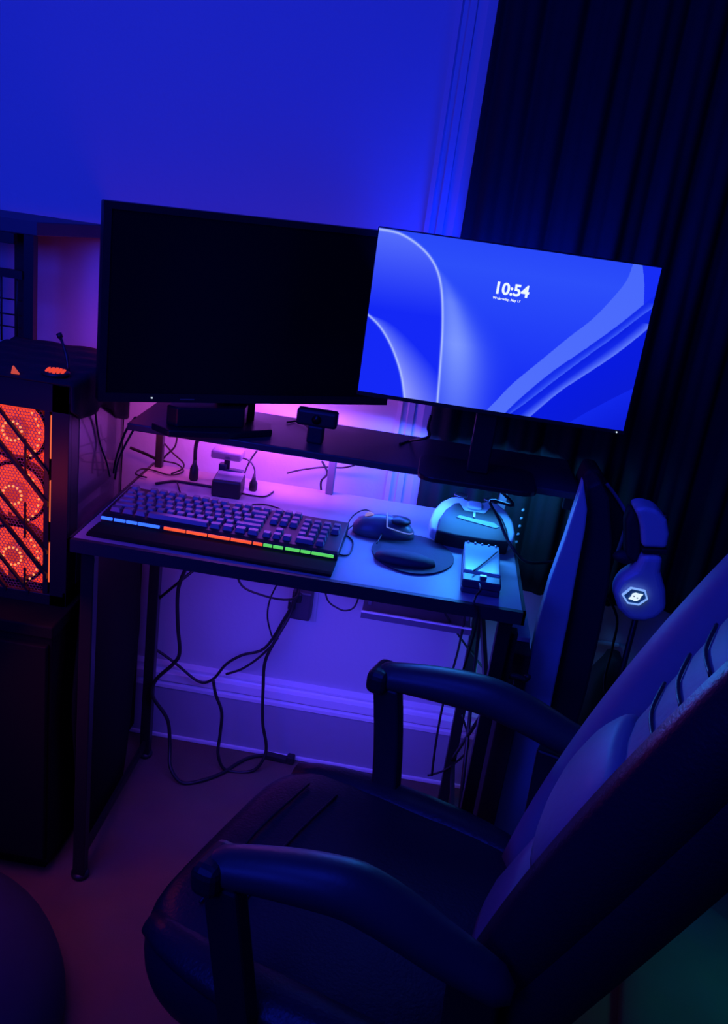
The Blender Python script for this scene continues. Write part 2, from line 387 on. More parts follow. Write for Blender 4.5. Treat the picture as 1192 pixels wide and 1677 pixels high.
def screen_col(u, v, X):
    c = mixc((44, 78, 250), (20, 42, 245), min(1, abs(v-.15)*1.3))
    x1, x2, p1, p2, x3, x3b, x4a, x4, x5, x6 = X
    if x1 is not None and u < x1:
        c = mixc((88, 112, 252), (20, 40, 246), v*2.1)
        if x2 is not None and u > x2 and p2 is not None and u < p2:
            t = (u-x2)/max(p2-x2, 1e-3)
            c = mixc(mixc((70, 95, 250), (150, 160, 255), (v-.4)*1.8), (24, 44, 246), t**.9)
    elif x1 is not None and p1 is not None and u < p1:
        t = (u-x1)/max(p1-x1, 1e-3)
        k = 1-abs(v-.62)*1.0
        g = math.exp(-((t-.22)/.33)**2)*.9+.1*(1-t)
        c = mixc(c, (125, 152, 255), g*k*min(1, (v-.12)*4))
    if x3 is not None and u > x3:
        c = mixc((72, 104, 252), (82, 112, 252), v)
        if v < .36 and x3b is not None and u > x3b: c = (22, 44, 245)
        if x4a is not None and u > x4a:
            c = (16, 40, 240)
            if x4 is not None:
                t = (u-x4a)/max(x4-x4a, 1e-3)
                c = mixc((18, 42, 235), (64, 96, 250), t**2) if u < x4 else mixc((10, 32, 225), (20, 44, 240), v)
        if x4 is not None and x5 is not None and x4 < u <= x5:
            t = (u-x4)/max(x5-x4, 1e-3); c = mixc((10, 30, 225), (24, 48, 240), t); c = mixc(c, (96, 124, 252), max(0, t-.45)*1.8)
        if x5 is not None and u > x5:
            c = mixc((8, 26, 225), (12, 28, 205), (u-x5)*3)
        if x6 is not None and u > x6: c = mixc((16, 38, 235), (10, 24, 205), (u-x6)*4)
    return c
me = bpy.data.meshes.new('display')
vs = []; fc = []; colv = []
for j in range(NV+1):
    v = j/NV
    X = [vline_x(CL[k], v) for k in ('L1', 'L2', 'P1', 'P2', 'L3', 'L3b', 'L4a', 'L4', 'L5', 'L6')]
    if X[6] is None and v < .2: X[6] = None
    for i in range(NU+1):
        u = i/NU
        vs.append((-RW/2+RW*u, -.0012, RC+RH/2-RH*v))
        c = screen_col(u, v, X)
        g = 0
        if u < .33:
            d1 = dist(CL['L1'], u, v) if (X[0] is None or abs(u-X[0]) < .06 or v < .16) else 1
            g = math.exp(-(d1/.0075)**2)*.85
            if v > .38 and u < .25:
                d2 = dist(CL['L2'], u, v); g = max(g, math.exp(-(d2/.0075)**2)*.8)
        c = mixc(c, (190, 208, 255), g)
        colv.append(s2l(c)+(1,))
for j in range(NV):
    for i in range(NU):
        a = j*(NU+1)+i; fc.append((a, a+NU+1, a+NU+2, a+1))
me.from_pydata(vs, [], fc)
att = me.color_attributes.new('picture', 'FLOAT_COLOR', 'POINT')
att.data.foreach_set('color', [x for c in colv for x in c])
dm = bpy.data.materials.new('display_picture'); dm.use_nodes = True; nt = dm.node_tree
nt.nodes.remove(nt.nodes['Principled BSDF'])
em = nt.nodes.new('ShaderNodeEmission'); va = nt.nodes.new('ShaderNodeVertexColor'); va.layer_name = 'picture'
nt.links.new(va.outputs[0], em.inputs[0]); em.inputs[1].default_value = 1.0
nt.links.new(em.outputs[0], nt.nodes['Material Output'].inputs[0])
me.materials.append(dm)
disp = bpy.data.objects.new('display', me); link(disp, mr)
def text(body, size, loc, mt, name, parent, off=.0, rot=(PI/2, 0, 0)):
    cu = bpy.data.curves.new(name, 'FONT'); cu.body = body; cu.size = size; cu.offset = off; cu.extrude = .0003
    to = bpy.data.objects.new(name, cu); COL.objects.link(to)
    dg = bpy.context.evaluated_depsgraph_get(); me = bpy.data.meshes.new_from_object(to.evaluated_get(dg))
    bpy.data.objects.remove(to); me.materials.append(mt)
    o = bpy.data.objects.new(name, me); link(o, parent); o.location = loc; o.rotation_euler = rot; return o
text('10:54', .0272, (-.0455+0.0152, -.0018, RC+.0625), M['text'], 'clock_digits', disp, .0008)
text('Wednesday, May 17', .0058, (-.0455+0.0152+.0008, -.0018, RC+.0525), M['text'], 'date_line', disp, .00015)
MB().bb((RW/2-.012, -.003, RC-RH/2-.005), (RW/2-.010, 0, RC-RH/2-.003)).build('power_light', M['white_led'], mr)
st = MB(); st.bb((-.02, .03, .01), (.02, .045, .24)); st.build('stand_neck', M['monitor'], mr, bevel=.003)
st = MB(); st.prism(rrect(0, .035, .22, .15, .03), 0, .01); st.build('stand_base', M['monitor'], mr, bevel=.002)

# ================================================================ WEBCAM ON RISER
wc = thing('webcam', 'small black webcam block standing on a stubby foot on the riser between the monitors', 'webcam', (-.205, 1.72, .9))
q = MB(); q.bb((-.040, -.014, .034), (.040, .014, .067)); q.build('camera_body', M['black'], wc, bevel=.006, seg=3)
q = MB(); q.bb((-.016, -.012, .0), (.016, .014, .036)); q.build('foot', M['black'], wc, bevel=.004)
q = MB(); q.lathe([(.009, 0), (.009, .003), (.006, .004)], (0, -.0175, .05), 20, 'y'); q.build('lens', M['panel'], wc)

# ================================================================ KEYBOARD
kb = thing('keyboard', 'black keyboard and wrist rest with a blue, orange and green light bar', 'keyboard', (-.332, 1.583, .75), math.radians(-1))
q = MB(); q.prism([(-.077, 0), (.072, 0), (.072, .022), (-.068, .0165), (-.077, .0135)], -.219, .219, 'x'); q.build('case', M['case'], kb, bevel=.002)
q = MB(); q.prism([(-.148, .002), (-.147, .005), (-.138, .0068), (-.090, .006), (-.0815, .004), (-.0815, 0), (-.145, 0)], -.217, .219, 'x'); q.build('wrist_rest', M['cabinet'], kb, bevel=.002)
u = .0187; z0 = .0155
rows_ = [[(1, 0)]+[(1, 2+i) for i in range(4)]+[(1, 6.5+i) for i in range(4)]+[(1, 11+i) for i in range(4)]+[(1, 15.25+i) for i in range(3)],
 [(1, i) for i in range(13)]+[(2, 13)]+[(1, 15.25+i) for i in range(3)]+[(1, 18.5+i) for i in range(4)],
 [(1.5, 0)]+[(1, 1.5+i) for i in range(12)]+[(1.5, 13.5)]+[(1, 15.25+i) for i in range(3)]+[(1, 18.5+i) for i in range(4)],
 [(1.75, 0)]+[(1, 1.75+i) for i in range(11)]+[(2.25, 12.75)]+[(1, 18.5+i) for i in range(3)],
 [(2.25, 0)]+[(1, 2.25+i) for i in range(10)]+[(2.75, 12.25)]+[(1, 16.25)]+[(1, 18.5+i) for i in range(3)],
 [(1.25, 0), (1.25, 1.25), (1.25, 2.5), (6.25, 3.75), (1.25, 10), (1.25, 11.25), (1.25, 12.5), (1.25, 13.75)]+[(1, 15.25+i) for i in range(3)]+[(2, 18.5), (1, 20.5)]]
kd = {}
for r, row in enumerate(rows_):
    yy = .058-r*.0205-(.003 if r else 0)
    zz = z0+.0065*(yy+.06)/.12
    for (wd, off) in row:
        if wd not in kd:
            W_ = wd*u-.0028; H_ = .0162; ka = MB()
            a = rrect(0, 0, W_, H_, .0015, 2); c_ = rrect(0, 0, W_-.004, H_-.0045, .002, 2)
            ka.loft([[(x, y, 0) for x, y in a], [(x, y+.0005, .0085) for x, y in c_]])
            o = ka.build('key', M['key'], kb); kd[wd] = o.data
        else:
            o = bpy.data.objects.new('key', kd[wd]); link(o, kb)
        o.location = (-.211+(off+wd/2)*u, yy-.002, zz)
segs = [(-.217, -.196, 'kb_blue'), (-.193, -.172, 'kb_blue'), (-.170, -.150, 'kb_blue'), (-.148, -.108, 'kb_blue'),
 (-.100, -.060, 'kb_orange'), (-.058, -.020, 'kb_orange'), (-.018, .022, 'kb_orange'), (.024, .062, 'kb_orange'), (.065, .082, 'kb_orange'),
 (.084, .100, 'kb_green'), (.102, .120, 'kb_green'), (.124, .150, 'kb_green'), (.152, .170, 'kb_green'), (.172, .212, 'kb_green')]
for a, c, k in segs:
    q = MB(); q.bb((a, -.0800, .0075), (c, -.0765, .0130)); lo = q.build('light_segment', M[k], kb, bevel=.0008)
# ================================================================ MOUSE MAT, MOUSE
mp = MB()
ring = [(.018+.074*math.cos(a)*(1+.05*math.cos(2*a)), 1.595+.095*math.sin(a)) for a in [2*PI*k/40 for k in range(40)]]
mp.prism(ring, .7502, .7535)
mpo = mp.build('mouse_mat', M['padm']); tag(mpo, 'round dark mouse mat lying in front of the controller', 'mouse mat')
pr = MB(); pr.lathe([(.0, .0), (.036, .0), (.034, .008), (.024, .014), (0, .016)], (0, 0, 0), 24)
pr.b.transform(Matrix.Translation((.005, 1.548, .7533)) @ Matrix.Diagonal((1.6, .75, 1, 1)))
pr.build('wrist_rest', M['padm'], mpo)
mo = thing('computer_mouse', 'dark mouse with a faintly lit outline lying sideways on the left rim of the mat', 'mouse', (-.045, 1.668, .7535), math.radians(94))
rings = []
for k in range(13):
    t = k/12; y = .06-.12*t
    wd = .030*math.sin(PI*(.12+.80*t))**.55; hh = .014+.026*math.sin(PI*min(1, .15+.75*t))**1.2
    if k in (0, 12): wd *= .7; hh *= .6
    rings.append([(wd*math.cos(a)*(1.0 if math.sin(a) > 0 else .95), y, max(0, hh*math.sin(a)) if math.sin(a) > 0 else .0) for a in [2*PI*j/20 for j in range(20)]])
q = MB(); q.sm = True; q.loft(rings); q.build('mouse_body', M['mouse'], mo)
q = MB(); q.lathe([(.0, -.004), (.009, -.0035), (.010, 0), (.009, .0035), (0, .004)], (0, .030, .032), 18, 'x'); q.build('scroll_wheel', emi('wheel_lamp', (.45, .3, .9), .6), mo)
q = MB(); q.tube([(-.024, -.005, .024), (-.010, -.003, .041), (.010, -.003, .041), (.026, -.006, .022), (.024, -.045, .016), (.0, -.058, .012), (-.024, -.045, .016), (-.024, -.005, .024)], .0012, 6, 4); q.build('light_outline', M['mouse_led'], mo)
q = MB(); q.lathe([(0, .0), (.021, .0), (.019, .006), (0, .011)], (0, 0, 0), 20); q.b.transform(Matrix.Translation((0, -.028, .030)) @ Matrix.Diagonal((1, 1.1, .9, 1))); q.build('palm_cover', M['black'], mo)

# ================================================================ GAME CONTROLLER
gc = thing('game_controller', 'white game controller with dark front and two thumbsticks, behind the clear topped box', 'controller', (.125, 1.755, .75))
TM = Matrix.Translation((0, -.085, .022)) @ Matrix.Rotation(math.radians(30), 4, 'X')
def arch(P, t0, t1): 
    mb = MB(); mb.base = TM; mb.prism(P, t0, t1); return mb
outer = [(-.062, -.010), (-.080, -.002), (-.084, .020), (-.079, .048), (-.066, .074), (-.048, .090), (-.026, .096), (-.016, .088), (.016, .088), (.026, .096), (.048, .090), (.066, .074), (.079, .048), (.084, .020), (.080, -.002), (.062, -.010), (.045, .010), (.030, .022), (-.030, .022), (-.045, .010)]
arch(outer, -.018, .012).build('shell', M['white'], gc, bevel=.009, seg=4)
fp = [(-.069, -.012), (-.067, .020), (-.056, .048), (-.040, .068), (-.030, .072), (-.020, .054), (.020, .054), (.030, .072), (.040, .068), (.056, .048), (.067, .020), (.073, -.012), (.03, -.016), (-.03, -.016)]
arch(fp, -.020, .020).build('dark_front', M['black'], gc, bevel=.004, seg=3)
arch(rrect(0, .073, .030, .022, .008), .010, .0165).build('touch_pad', M['white'], gc, bevel=.003)
for x in (-.029, .031):
    q = MB(); q.base = Matrix.Translation((x, .0, .060)); q.lathe([(.012, -.012), (.007, .004), (.006, .012), (.013, .015), (.0135, .018), (.009, .0195), (0, .0185)], (0, 0, 0), 22)
    tsk = q.build('thumbstick', M['black'], gc)
    q = MB(); q.lathe([(.0115, 0), (.0138, .0006), (.0138, .0020), (.0115, .0024)], (x, 0, .0775), 22); q.build('stick_ring', M['silver'], tsk)
q = MB(); q.base = TM; q.prism([(-.034, .030), (-.028, .036), (.0, .033), (.040, .030), (.050, .022), (.044, .018), (.0, .024)], .0195, .0215); q.build('light_bar', M['teal'], gc)
q = MB(); q.base = TM; q.bb((-.002, .036, .0195), (.002, .050, .0225)); q.build('button', M['silver'], gc)

# ================================================================ CLEAR TOPPED DEVICE
bx = thing('charging_hub', 'clear topped dark box with a cable plugged in, at the right end of the desk', 'device', (.143, 1.545, .75), math.radians(-1))
q = MB(); q.bb((-.034, -.088, 0), (.034, .086, .012)); q.build('base', M['hub'], bx, bevel=.004)
q = MB(); q.bb((-.034, -.088, .012), (.034, -.055, .026)); q.build('front_block', M['hub'], bx, bevel=.003)
q = MB(); q.bb((-.033, -.054, .012), (.033, .085, .030)); q.build('clear_cover', M['glass'], bx, bevel=.003)
q = MB(); q.bb((-.030, -.045, .0125), (.030, .08, .018)); q.build('inner_board', mat('board_grey', (.30, .34, .42), .4), bx)
q = MB(); q.bb((-.004, -.075, .026), (.008, -.066, .031)); q.build('plug', M['silver'], bx, bevel=.001)
for k in range(5):
    q = MB(); q.lathe([(0, 0), (.0025, .0), (.0025, .003), (0, .004)], (-.026+.013*k, .078, .030), 8); q.build('screw', M['silver'], bx)

# ================================================================ POWER BRICK + SMALL STAND + PLUGS ON DESK
pb = thing('power_adapter', 'square dark power block with a pale top, at the back left of the desk', 'adapter', (-.378, 1.765, .75), math.radians(4))
q = MB(); q.bb((-.030, -.030, 0), (.030, .034, .036)); q.build('housing', M['black'], pb, bevel=.004)
q = MB(); q.bb((-.026, -.025, .036), (.028, .032, .0375)); q.build('label_plate', mat('plate_grey', (.35, .33, .4), .4), pb)
sp = thing('phone_stand', 'small translucent stand with a tray top, behind the dark power block', 'stand', (-.395, 1.815, .75))
q = MB(); q.bb((-.006, -.004, .0), (.006, .004, .062)); q.build('column', M['black'], sp, bevel=.002)
q = MB(); q.bb((-.032, -.02, .060), (.032, .022, .078)); q.build('tray', mat('smoky_plastic', (.25, .2, .28), .3, alpha=.75), sp, bevel=.004)
q = MB(); q.bb((-.016, -.008, .020), (.0, .01, .047)); q.bb((.0, -.008, .025), (.035, .01, .037)); q.build('clip', M['hub'], sp, bevel=.002)
q = MB(); q.bb((-.022, -.02, 0), (.022, .02, .006)); q.build('foot', M['black'], sp)
def plug(loc, label, h=.03, r=.009):
    p = thing('cable_plug', label, 'plug', loc)
    q = MB(); q.lathe([(r*.8, 0), (r, .004), (r*.95, h*.6), (r*.5, h*.85), (r*.3, h*1.3)], (0, 0, 0), 14); q.build('plug_body', M['black'], p)
    return p
def cable(name, pts, r, label, m='cable', cat='cable', sub=5):
    o = MB().tube(pts, r, 7, sub).build(name, M[m]); tag(o, label, cat); return o
p = plug((-0.4638, 1.8140, 0.7500), 'taller upright black plug on the back left of the desk, left of the power block', .042, .010)
q = MB(); q.tube([(0, 0, .045), (.0, .0, .075), (.006, 0, .094), (.028, .02, .112), (.045, .035, .128)], .0042, 8, 4); q.build('lead', M['cable'], p)
p = plug((-0.3340, 1.8079, 0.7500), 'small upright black plug right of the power block', .028, .009)
q = MB(); q.tube([(0, 0, .03), (-.001, .004, .045), (-.012, .01, .058), (-.028, .015, .062), (-.042, .016, .058)], .0018, 6, 4); q.build('lead', M['cable'], p)

# desk-top cables
Z = .7535
cable('loose_cable', [(-0.5247, 1.7460, 0.7535), (-0.4956, 1.7778, 0.7535), (-0.4573, 1.7807, 0.7535), (-0.4179, 1.7798, 0.7535), (-0.3812, 1.7735, 0.7535)], .003, 'thick dark cord lying between the keyboard and the left riser post')
cable('loose_cable', [(-0.3693, 1.7784, 0.7525), (-0.3309, 1.7691, 0.7525), (-0.3013, 1.7757, 0.7525), (-0.2907, 1.8138, 0.7525)], .0018, 'short bent dark cord lying right of the power block')
cable('keyboard_cable', [(-0.3208, 1.7115, 0.7525), (-0.2964, 1.7270, 0.7525), (-0.2636, 1.7200, 0.7525), (-0.2325, 1.6868, 0.7525)], .0016, 'thin cord curving from behind the middle of the keyboard')
cable('mouse_cable', [(-.100, 1.675, .765), (-0.1157, 1.6347, 0.7620), (-0.1102, 1.7094, 0.7650), (-0.0877, 1.7571, 0.7650), (-0.0589, 1.7152, 0.7650), (-0.0463, 1.6513, 0.7650), (-0.0514, 1.5917, 0.7620)], .0014, 'thin mouse cable looping over the mouse')
cable('mouse_cable', [(-0.1170, 1.5334, 0.7520), (-0.0976, 1.5416, 0.7520), (-0.0967, 1.6036, 0.7520), (-0.1145, 1.6348, 0.7520), (-0.1258, 1.6298, 0.7520)], .0014, 'thin cable kink between the keyboard end and the mouse')
cable('thin_cable', [(-0.2835, 1.9300, 0.7589), (-0.2570, 1.9300, 0.7704), (-0.2036, 1.9300, 0.7863), (-0.1630, 1.9300, 0.7914), (-0.1348, 1.9000, 0.8107)], .002, 'thin dark cord crossing behind the middle riser post')
cable('thin_cable', [(-0.2061, 1.9000, 0.8089), (-0.1909, 1.9000, 0.7833), (-0.2021, 1.9000, 0.7630), (-0.1993, 1.9000, 0.7392)], .0025, 'short cord hanging just left of the middle riser post')
cable('thin_cable', [(-0.3536, 1.9200, 0.8033), (-0.3654, 1.9200, 0.7815), (-0.3743, 1.9200, 0.7572), (-0.3741, 1.9000, 0.7433)], .002, 'slim cord dropping from the riser right of the power block')
cable('thin_cable', [(-0.6433, 1.9300, 0.7611), (-0.6076, 1.9300, 0.7524), (-0.5671, 1.9100, 0.7475)], .0035, 'dark cord slanting to the left riser post from the computer')
cable('thin_cable', [(-0.5236, 1.8800, 0.8192), (-0.5276, 1.8800, 0.7949), (-0.5479, 1.8800, 0.7692), (-0.5577, 1.8800, 0.7479)], .002, 'cord curving from the riser down to the foot of the left post')
cable('thin_cable', [(-0.5525, 1.8800, 0.8007), (-0.5251, 1.8600, 0.7870), (-0.4956, 1.8400, 0.7755), (-0.4919, 1.8200, 0.7683), (-0.5130, 1.8130, 0.7560)], .0018, 'looped cord right of the left riser post')
cable('thin_cable', [(-0.5527, 1.8889, 0.7560), (-0.5221, 1.8884, 0.7540), (-0.4961, 1.8465, 0.7540), (-0.5146, 1.8098, 0.7540), (-0.5562, 1.8234, 0.7540), (-0.5792, 1.8201, 0.7540), (-0.5802, 1.7838, 0.7540), (-0.5527, 1.7722, 0.7540)], .0018, 'tangled loop of cord on the back left corner of the desk')
cable('thin_cable', [(-0.4874, 1.7720, 0.7540), (-0.4526, 1.6886, 0.7540)], .0015, 'short straight cord behind the left part of the keyboard')
cable('thin_cable', [(-0.6020, 1.6000, 0.9313), (-0.6050, 1.6200, 0.8930), (-0.6041, 1.6400, 0.8515), (-0.5958, 1.6500, 0.8191), (-0.5910, 1.6600, 0.7854)], .002, 'cord dropping beside the computer, leftmost of three', )
cable('thin_cable', [(-0.5584, 1.7000, 0.9012), (-0.5756, 1.7000, 0.8723), (-0.5877, 1.7000, 0.8351), (-0.5941, 1.7000, 0.8086), (-0.5979, 1.7000, 0.7783)], .0025, 'cord dropping from the left end of the riser, middle of three')
cable('thin_cable', [(-0.5476, 1.6900, 0.8991), (-0.5632, 1.6900, 0.8669), (-0.5767, 1.6900, 0.8359), (-0.5866, 1.6900, 0.8063), (-0.5914, 1.6900, 0.7695)], .0022, 'cord dropping from the left end of the riser, rightmost of three')
cable('monitor_cable', [(0.0117, 1.7400, 0.9846), (0.0096, 1.7400, 0.9597), (0.0146, 1.7400, 0.9432), (0.0003, 1.7400, 0.9346), (-0.0215, 1.8306, 0.9030), (-0.0409, 1.7951, 0.9030)], .0028, 'black monitor cable lying on the riser left of the glowing monitor stand')
cable('webcam_cable', [(-0.2794, 1.8247, 0.9030), (-0.2695, 1.8417, 0.9030), (-0.2567, 1.8417, 0.9050), (-0.2403, 1.8204, 0.9050), (-0.2251, 1.7889, 0.9050)], .002, 'short cable looping left of the webcam')
cable('thick_cable', [(.160, 1.648, .885), (.190, 1.645, .86), (0.1458, 1.6400, 0.8640), (0.1680, 1.6400, 0.8308), (0.1859, 1.6200, 0.8042), (0.2068, 1.6000, 0.7847), (0.2319, 1.6200, 0.7621), (0.2676, 1.6800, 0.7406), (0.3013, 1.7000, 0.7433)], .003, 'thick dark cable sagging from the riser past the controller')
cable('thin_cable', [(0.1355, 1.4322, 0.7820), (0.1376, 1.4147, 0.7800), (0.1331, 1.4233, 0.7650), (0.1301, 1.4075, 0.7570), (.137, 1.408, .745), (.14, 1.407, .70), (.13, 1.44, .55)], .002, 'cord running from the clear topped box over the front edge of the desk')
cable('thin_cable', [(0.1258, 1.4862, 0.7820), (0.1483, 1.5352, 0.7830), (0.1724, 1.5932, 0.7840)], .0014, 'thin cord lying across the clear topped box')

# under-desk cables
cable('hanging_cable', [(-0.4594, 1.8300, 0.5607), (-0.4761, 1.8300, 0.5205), (-0.4856, 1.8300, 0.4720), (-0.4807, 1.8300, 0.3926), (-0.4719, 1.8300, 0.3214), (-0.4857, 1.8300, 0.2882), (-0.5236, 1.8300, 0.2386), (-0.5286, 1.8300, 0.1946), (-0.4899, 1.8300, 0.1381), (-0.4772, 1.8200, 0.0753), (-0.4641, 1.7900, 0.0348), (-0.4312, 1.7804, 0.0050), (-0.3869, 1.8025, 0.0050), (-0.3470, 1.8456, 0.0050), (-0.3226, 1.8905, 0.0050), (-0.2961, 1.9242, 0.0050), (-0.2554, 1.9467, 0.0050)], .0045, 'thick cable hanging beside the left desk leg and curling on the floor')
cable('hanging_cable', [(-0.5725, 1.9050, 0.2803), (-0.5465, 1.9050, 0.2735), (-0.4998, 1.9050, 0.2471), (-0.4399, 1.9050, 0.2076), (-0.4046, 1.9050, 0.2212), (-0.3767, 1.9050, 0.2669), (-0.3407, 1.9050, 0.2987), (-0.2872, 1.9050, 0.3285), (-0.2512, 1.9050, 0.4082), (-0.2262, 1.9000, 0.4800), (-0.2291, 1.9000, 0.5337)], .0035, 'cable slung low in an arc across the moulding under the desk')
cable('hanging_cable', [(-0.3948, 1.8600, 0.2458), (-0.3861, 1.8600, 0.2090), (-0.3676, 1.8600, 0.1619), (-0.3669, 1.8600, 0.0966), (-0.3652, 1.8500, 0.0495), (-0.3434, 1.8552, 0.0060), (-0.2837, 1.8673, 0.0060), (-0.2585, 1.8700, 0.0396), (-0.2549, 1.8800, 0.0759), (-0.2703, 1.8800, 0.1426), (-0.2779, 1.8800, 0.2381), (-0.2799, 1.8800, 0.3057), (-0.2624, 1.8800, 0.3643), (-0.2355, 1.9000, 0.4326), (-0.2326, 1.9000, 0.4866)], .004, 'long cable drooping to the floor in a narrow loop under the middle of the desk')
cable('hanging_cable', [(-0.3736, 1.9000, 0.2435), (-0.3380, 1.9000, 0.2637), (-0.3039, 1.9000, 0.2968), (-0.2777, 1.9000, 0.3313), (-0.2588, 1.9000, 0.3625)], .003, 'short cable rising to the bundle above the moulding')
cable('hanging_cable', [(-0.3584, 1.8000, 0.5763), (-0.3368, 1.8000, 0.5302), (-0.2932, 1.8000, 0.5157), (-0.2452, 1.8200, 0.5031), (-0.2187, 1.8500, 0.5029), (-0.2196, 1.8800, 0.5288)], .0025, 'cable sagging from the underside of the desk left of the wall plug')
cable('hanging_cable', [(-0.2604, 1.8500, 0.5424), (-0.2795, 1.8500, 0.4828), (-0.2806, 1.8500, 0.4363), (-0.2678, 1.8600, 0.3865)], .002, 'thin cable hanging left of the wall plug')
cable('hanging_cable', [(-0.1615, 1.8000, 0.5745), (-0.1468, 1.8000, 0.5301), (-0.1247, 1.8000, 0.5148), (-0.1040, 1.8000, 0.5111), (-0.0855, 1.8000, 0.5249), (-0.0776, 1.8000, 0.5675)], .002, 'thin cable loop hanging under the middle of the desk')
cable('hanging_cable', [(0.0895, 1.8400, 0.5569), (0.1317, 1.8400, 0.4982), (0.1823, 1.8400, 0.4415), (0.2324, 1.8400, 0.3914)], .0025, 'cable slanting down to the right behind the desk legs')
cable('hanging_cable', [(0.1528, 1.8000, 0.5723), (0.1527, 1.8000, 0.4787), (0.1496, 1.8000, 0.4248), (0.1414, 1.8000, 0.3247), (0.1413, 1.8000, 0.2211), (0.1458, 1.8000, 0.1302)], .0028, 'cable hanging straight down just left of the right desk legs')
cable('hanging_cable', [(0.1915, 1.8500, 0.2727), (0.2179, 1.8500, 0.2097), (0.2151, 1.8500, 0.1668), (0.1771, 1.8500, 0.1161), (0.1392, 1.8400, 0.0999)], .0025, 'cable hooked around the right rear desk leg near the floor')
cable('white_cable', [(0.2562, 1.7200, 0.5587), (0.2710, 1.7200, 0.5671), (0.2916, 1.7200, 0.5064), (0.3228, 1.7200, 0.4448), (0.3663, 1.7200, 0.3888)], .003, 'white cable hanging beside the pale edged board', 'whitecable')
cable('thin_cable', [(0.4212, 1.8000, 0.6636), (0.4674, 1.8000, 0.6002), (0.4745, 1.8000, 0.5281), (0.4774, 1.8000, 0.4380), (0.5101, 1.8000, 0.3508), (0.5245, 1.8000, 0.2245)], .003, 'dark cable hanging on the wall below the headset')
# wall plug, tray, floor plug
wp = thing('wall_adapter', 'dark plug-in adapter on the wall below the middle of the desk', 'adapter', (-.217, 1.948, .44))
q = MB(); q.bb((-.024, -.02, -.038), (.024, .02, .036)); q.build('housing', mat('adapter_grey', (.06, .05, .07), .5), wp, bevel=.005)
q = MB(); q.bb((-.035, .016, -.055), (.035, .021, .06)); q.build('outlet_plate', M['wall'], wp, bevel=.002)
for k in range(2):
    q = MB(); q.bb((-.03+.012*k, -.028, -.01+.02*k), (-.012+.012*k, -.018, .014+.02*k)); q.build('plug_head', M['black'], wp, bevel=.003)
fp_ = thing('floor_plug', 'black plug lying on the floor against the skirting board', 'plug', (-.235, 1.935, 0), math.radians(-5))
q = MB(); q.bb((-.03, -.008, .001), (.03, .008, .018)); q.build('plug_body', M['black'], fp_, bevel=.004)
q = MB(); q.bb((.028, -.010, .004), (.048, .010, .026)); q.build('collar', M['black'], fp_, bevel=.004)

# ================================================================ COMPUTER
pc = thing('computer_tower', 'black computer tower with three orange-red fans glowing through its mesh front', 'computer', (-.72, 1.64, .57))
x0, x1, y0, y1, zh = -.11, .11, -.14, .145, .425
q = MB()
q.bb((x0, y0+.012, 0), (x0+.006, y1, zh)); q.bb((x1-.006, y0+.012, 0), (x1, y0+.045, zh)); q.bb((x1-.006, y1-.02, 0), (x1, y1, zh)); q.bb((x1-.006, y0, 0), (x1, y1, .03)); q.bb((x1-.006, y0, zh-.03), (x1, y1, zh))
q.bb((x0, y0+.012, 0), (x1, y1, .006)); q.bb((x0, y0+.012, zh-.008), (x1, y1, zh)); q.bb((x0, y1-.006, 0), (x1, y1, zh)); q.bb((x0, y0+.050, 0), (x1, y0+.055, zh))
q.build('chassis', M['case'], pc)
MB().bb((x1-.004, y0+.045, .03), (x1+.001, y1-.02, zh-.03)).build('side_glass', M['side'], pc, bevel=.001)
FCX = .004
fzs = [.086, .207, .328]
# front frame + diagonal bars
q = MB()
fx0, fx1, fz0, fz1 = x0+.008, x1-.048, .022, .375
q.bb((x0, y0, 0), (x1, y0+.012, fz0)); q.bb((x0, y0, fz1), (x1, y0+.012, zh)); q.bb((x0, y0, fz0), (fx0, y0+.012, fz1))
q.bb((fx1+.002, y0+.002, fz0), (fx1+.012, y0+.012, fz1)); q.bb((x1-.032, y0, 0), (x1, y0+.012, zh))
q.build('front_frame', M['case'], pc, bevel=.001)
for k, zt in enumerate((.465, .405, .310, .262, .185, .135, .065)):
    a = (fx0-.0, zt+.0); L = 1.15
    xa, za = fx0, zt; xb, zb = fx1+.012, zt-(fx1+.012-fx0)*L
    def cl(x): return za-(x-xa)*L
    pts = []
    if zb > fz1+.01: continue
    if za > fz1: xa2 = xa+(za-fz1)/L; 
    else: xa2 = xa
    if zb < fz0: xb2 = xa+(za-fz0)/L
    else: xb2 = xb
    wdt = .0045 if k % 2 else .0032
    dg_ = MB(); dg_.prism([(xa2, cl(xa2)-wdt), (xb2, cl(xb2)-wdt), (xb2, cl(xb2)+wdt), (xa2, cl(xa2)+wdt)], y0-.004, y0+.003, 'y'); dg_.build('diagonal_bar', M['case'], pc)
for za_, zb_ in ((.255, .32), (.13, .20), (.03, .07)):
    MB().bb((.030, y0-.003, za_), (.033, y0+.001, zb_)).build('front_rib', M['case'], pc)
# perforated mesh: hexagonal web with holes
mesh_ = MB(); hp_ = .0062; rh = .0030
nrow = int((fz1-fz0)/(hp_*.866)); 
for r in range(nrow):
    zc = fz0+.003+r*hp_*.866
    xx = fx0+.003+(hp_/2 if r % 2 else 0)
    while xx < fx1:
        hexo = [(xx+hp_*.577*math.cos(PI/6+PI/3*k), zc+hp_*.577*math.sin(PI/6+PI/3*k)) for k in range(6)]
        hexi = [(xx+rh*math.cos(PI/6+PI/3*k), zc+rh*math.sin(PI/6+PI/3*k)) for k in range(6)]
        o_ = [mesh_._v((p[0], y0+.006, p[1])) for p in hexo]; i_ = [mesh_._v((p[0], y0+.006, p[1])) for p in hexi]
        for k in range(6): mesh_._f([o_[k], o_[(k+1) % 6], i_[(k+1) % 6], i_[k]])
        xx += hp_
mo_ = mesh_.build('front_mesh', mat('mesh_painted_glow', (.5, .18, .14), .5), pc)  # red fan glow is painted into the mesh base colour
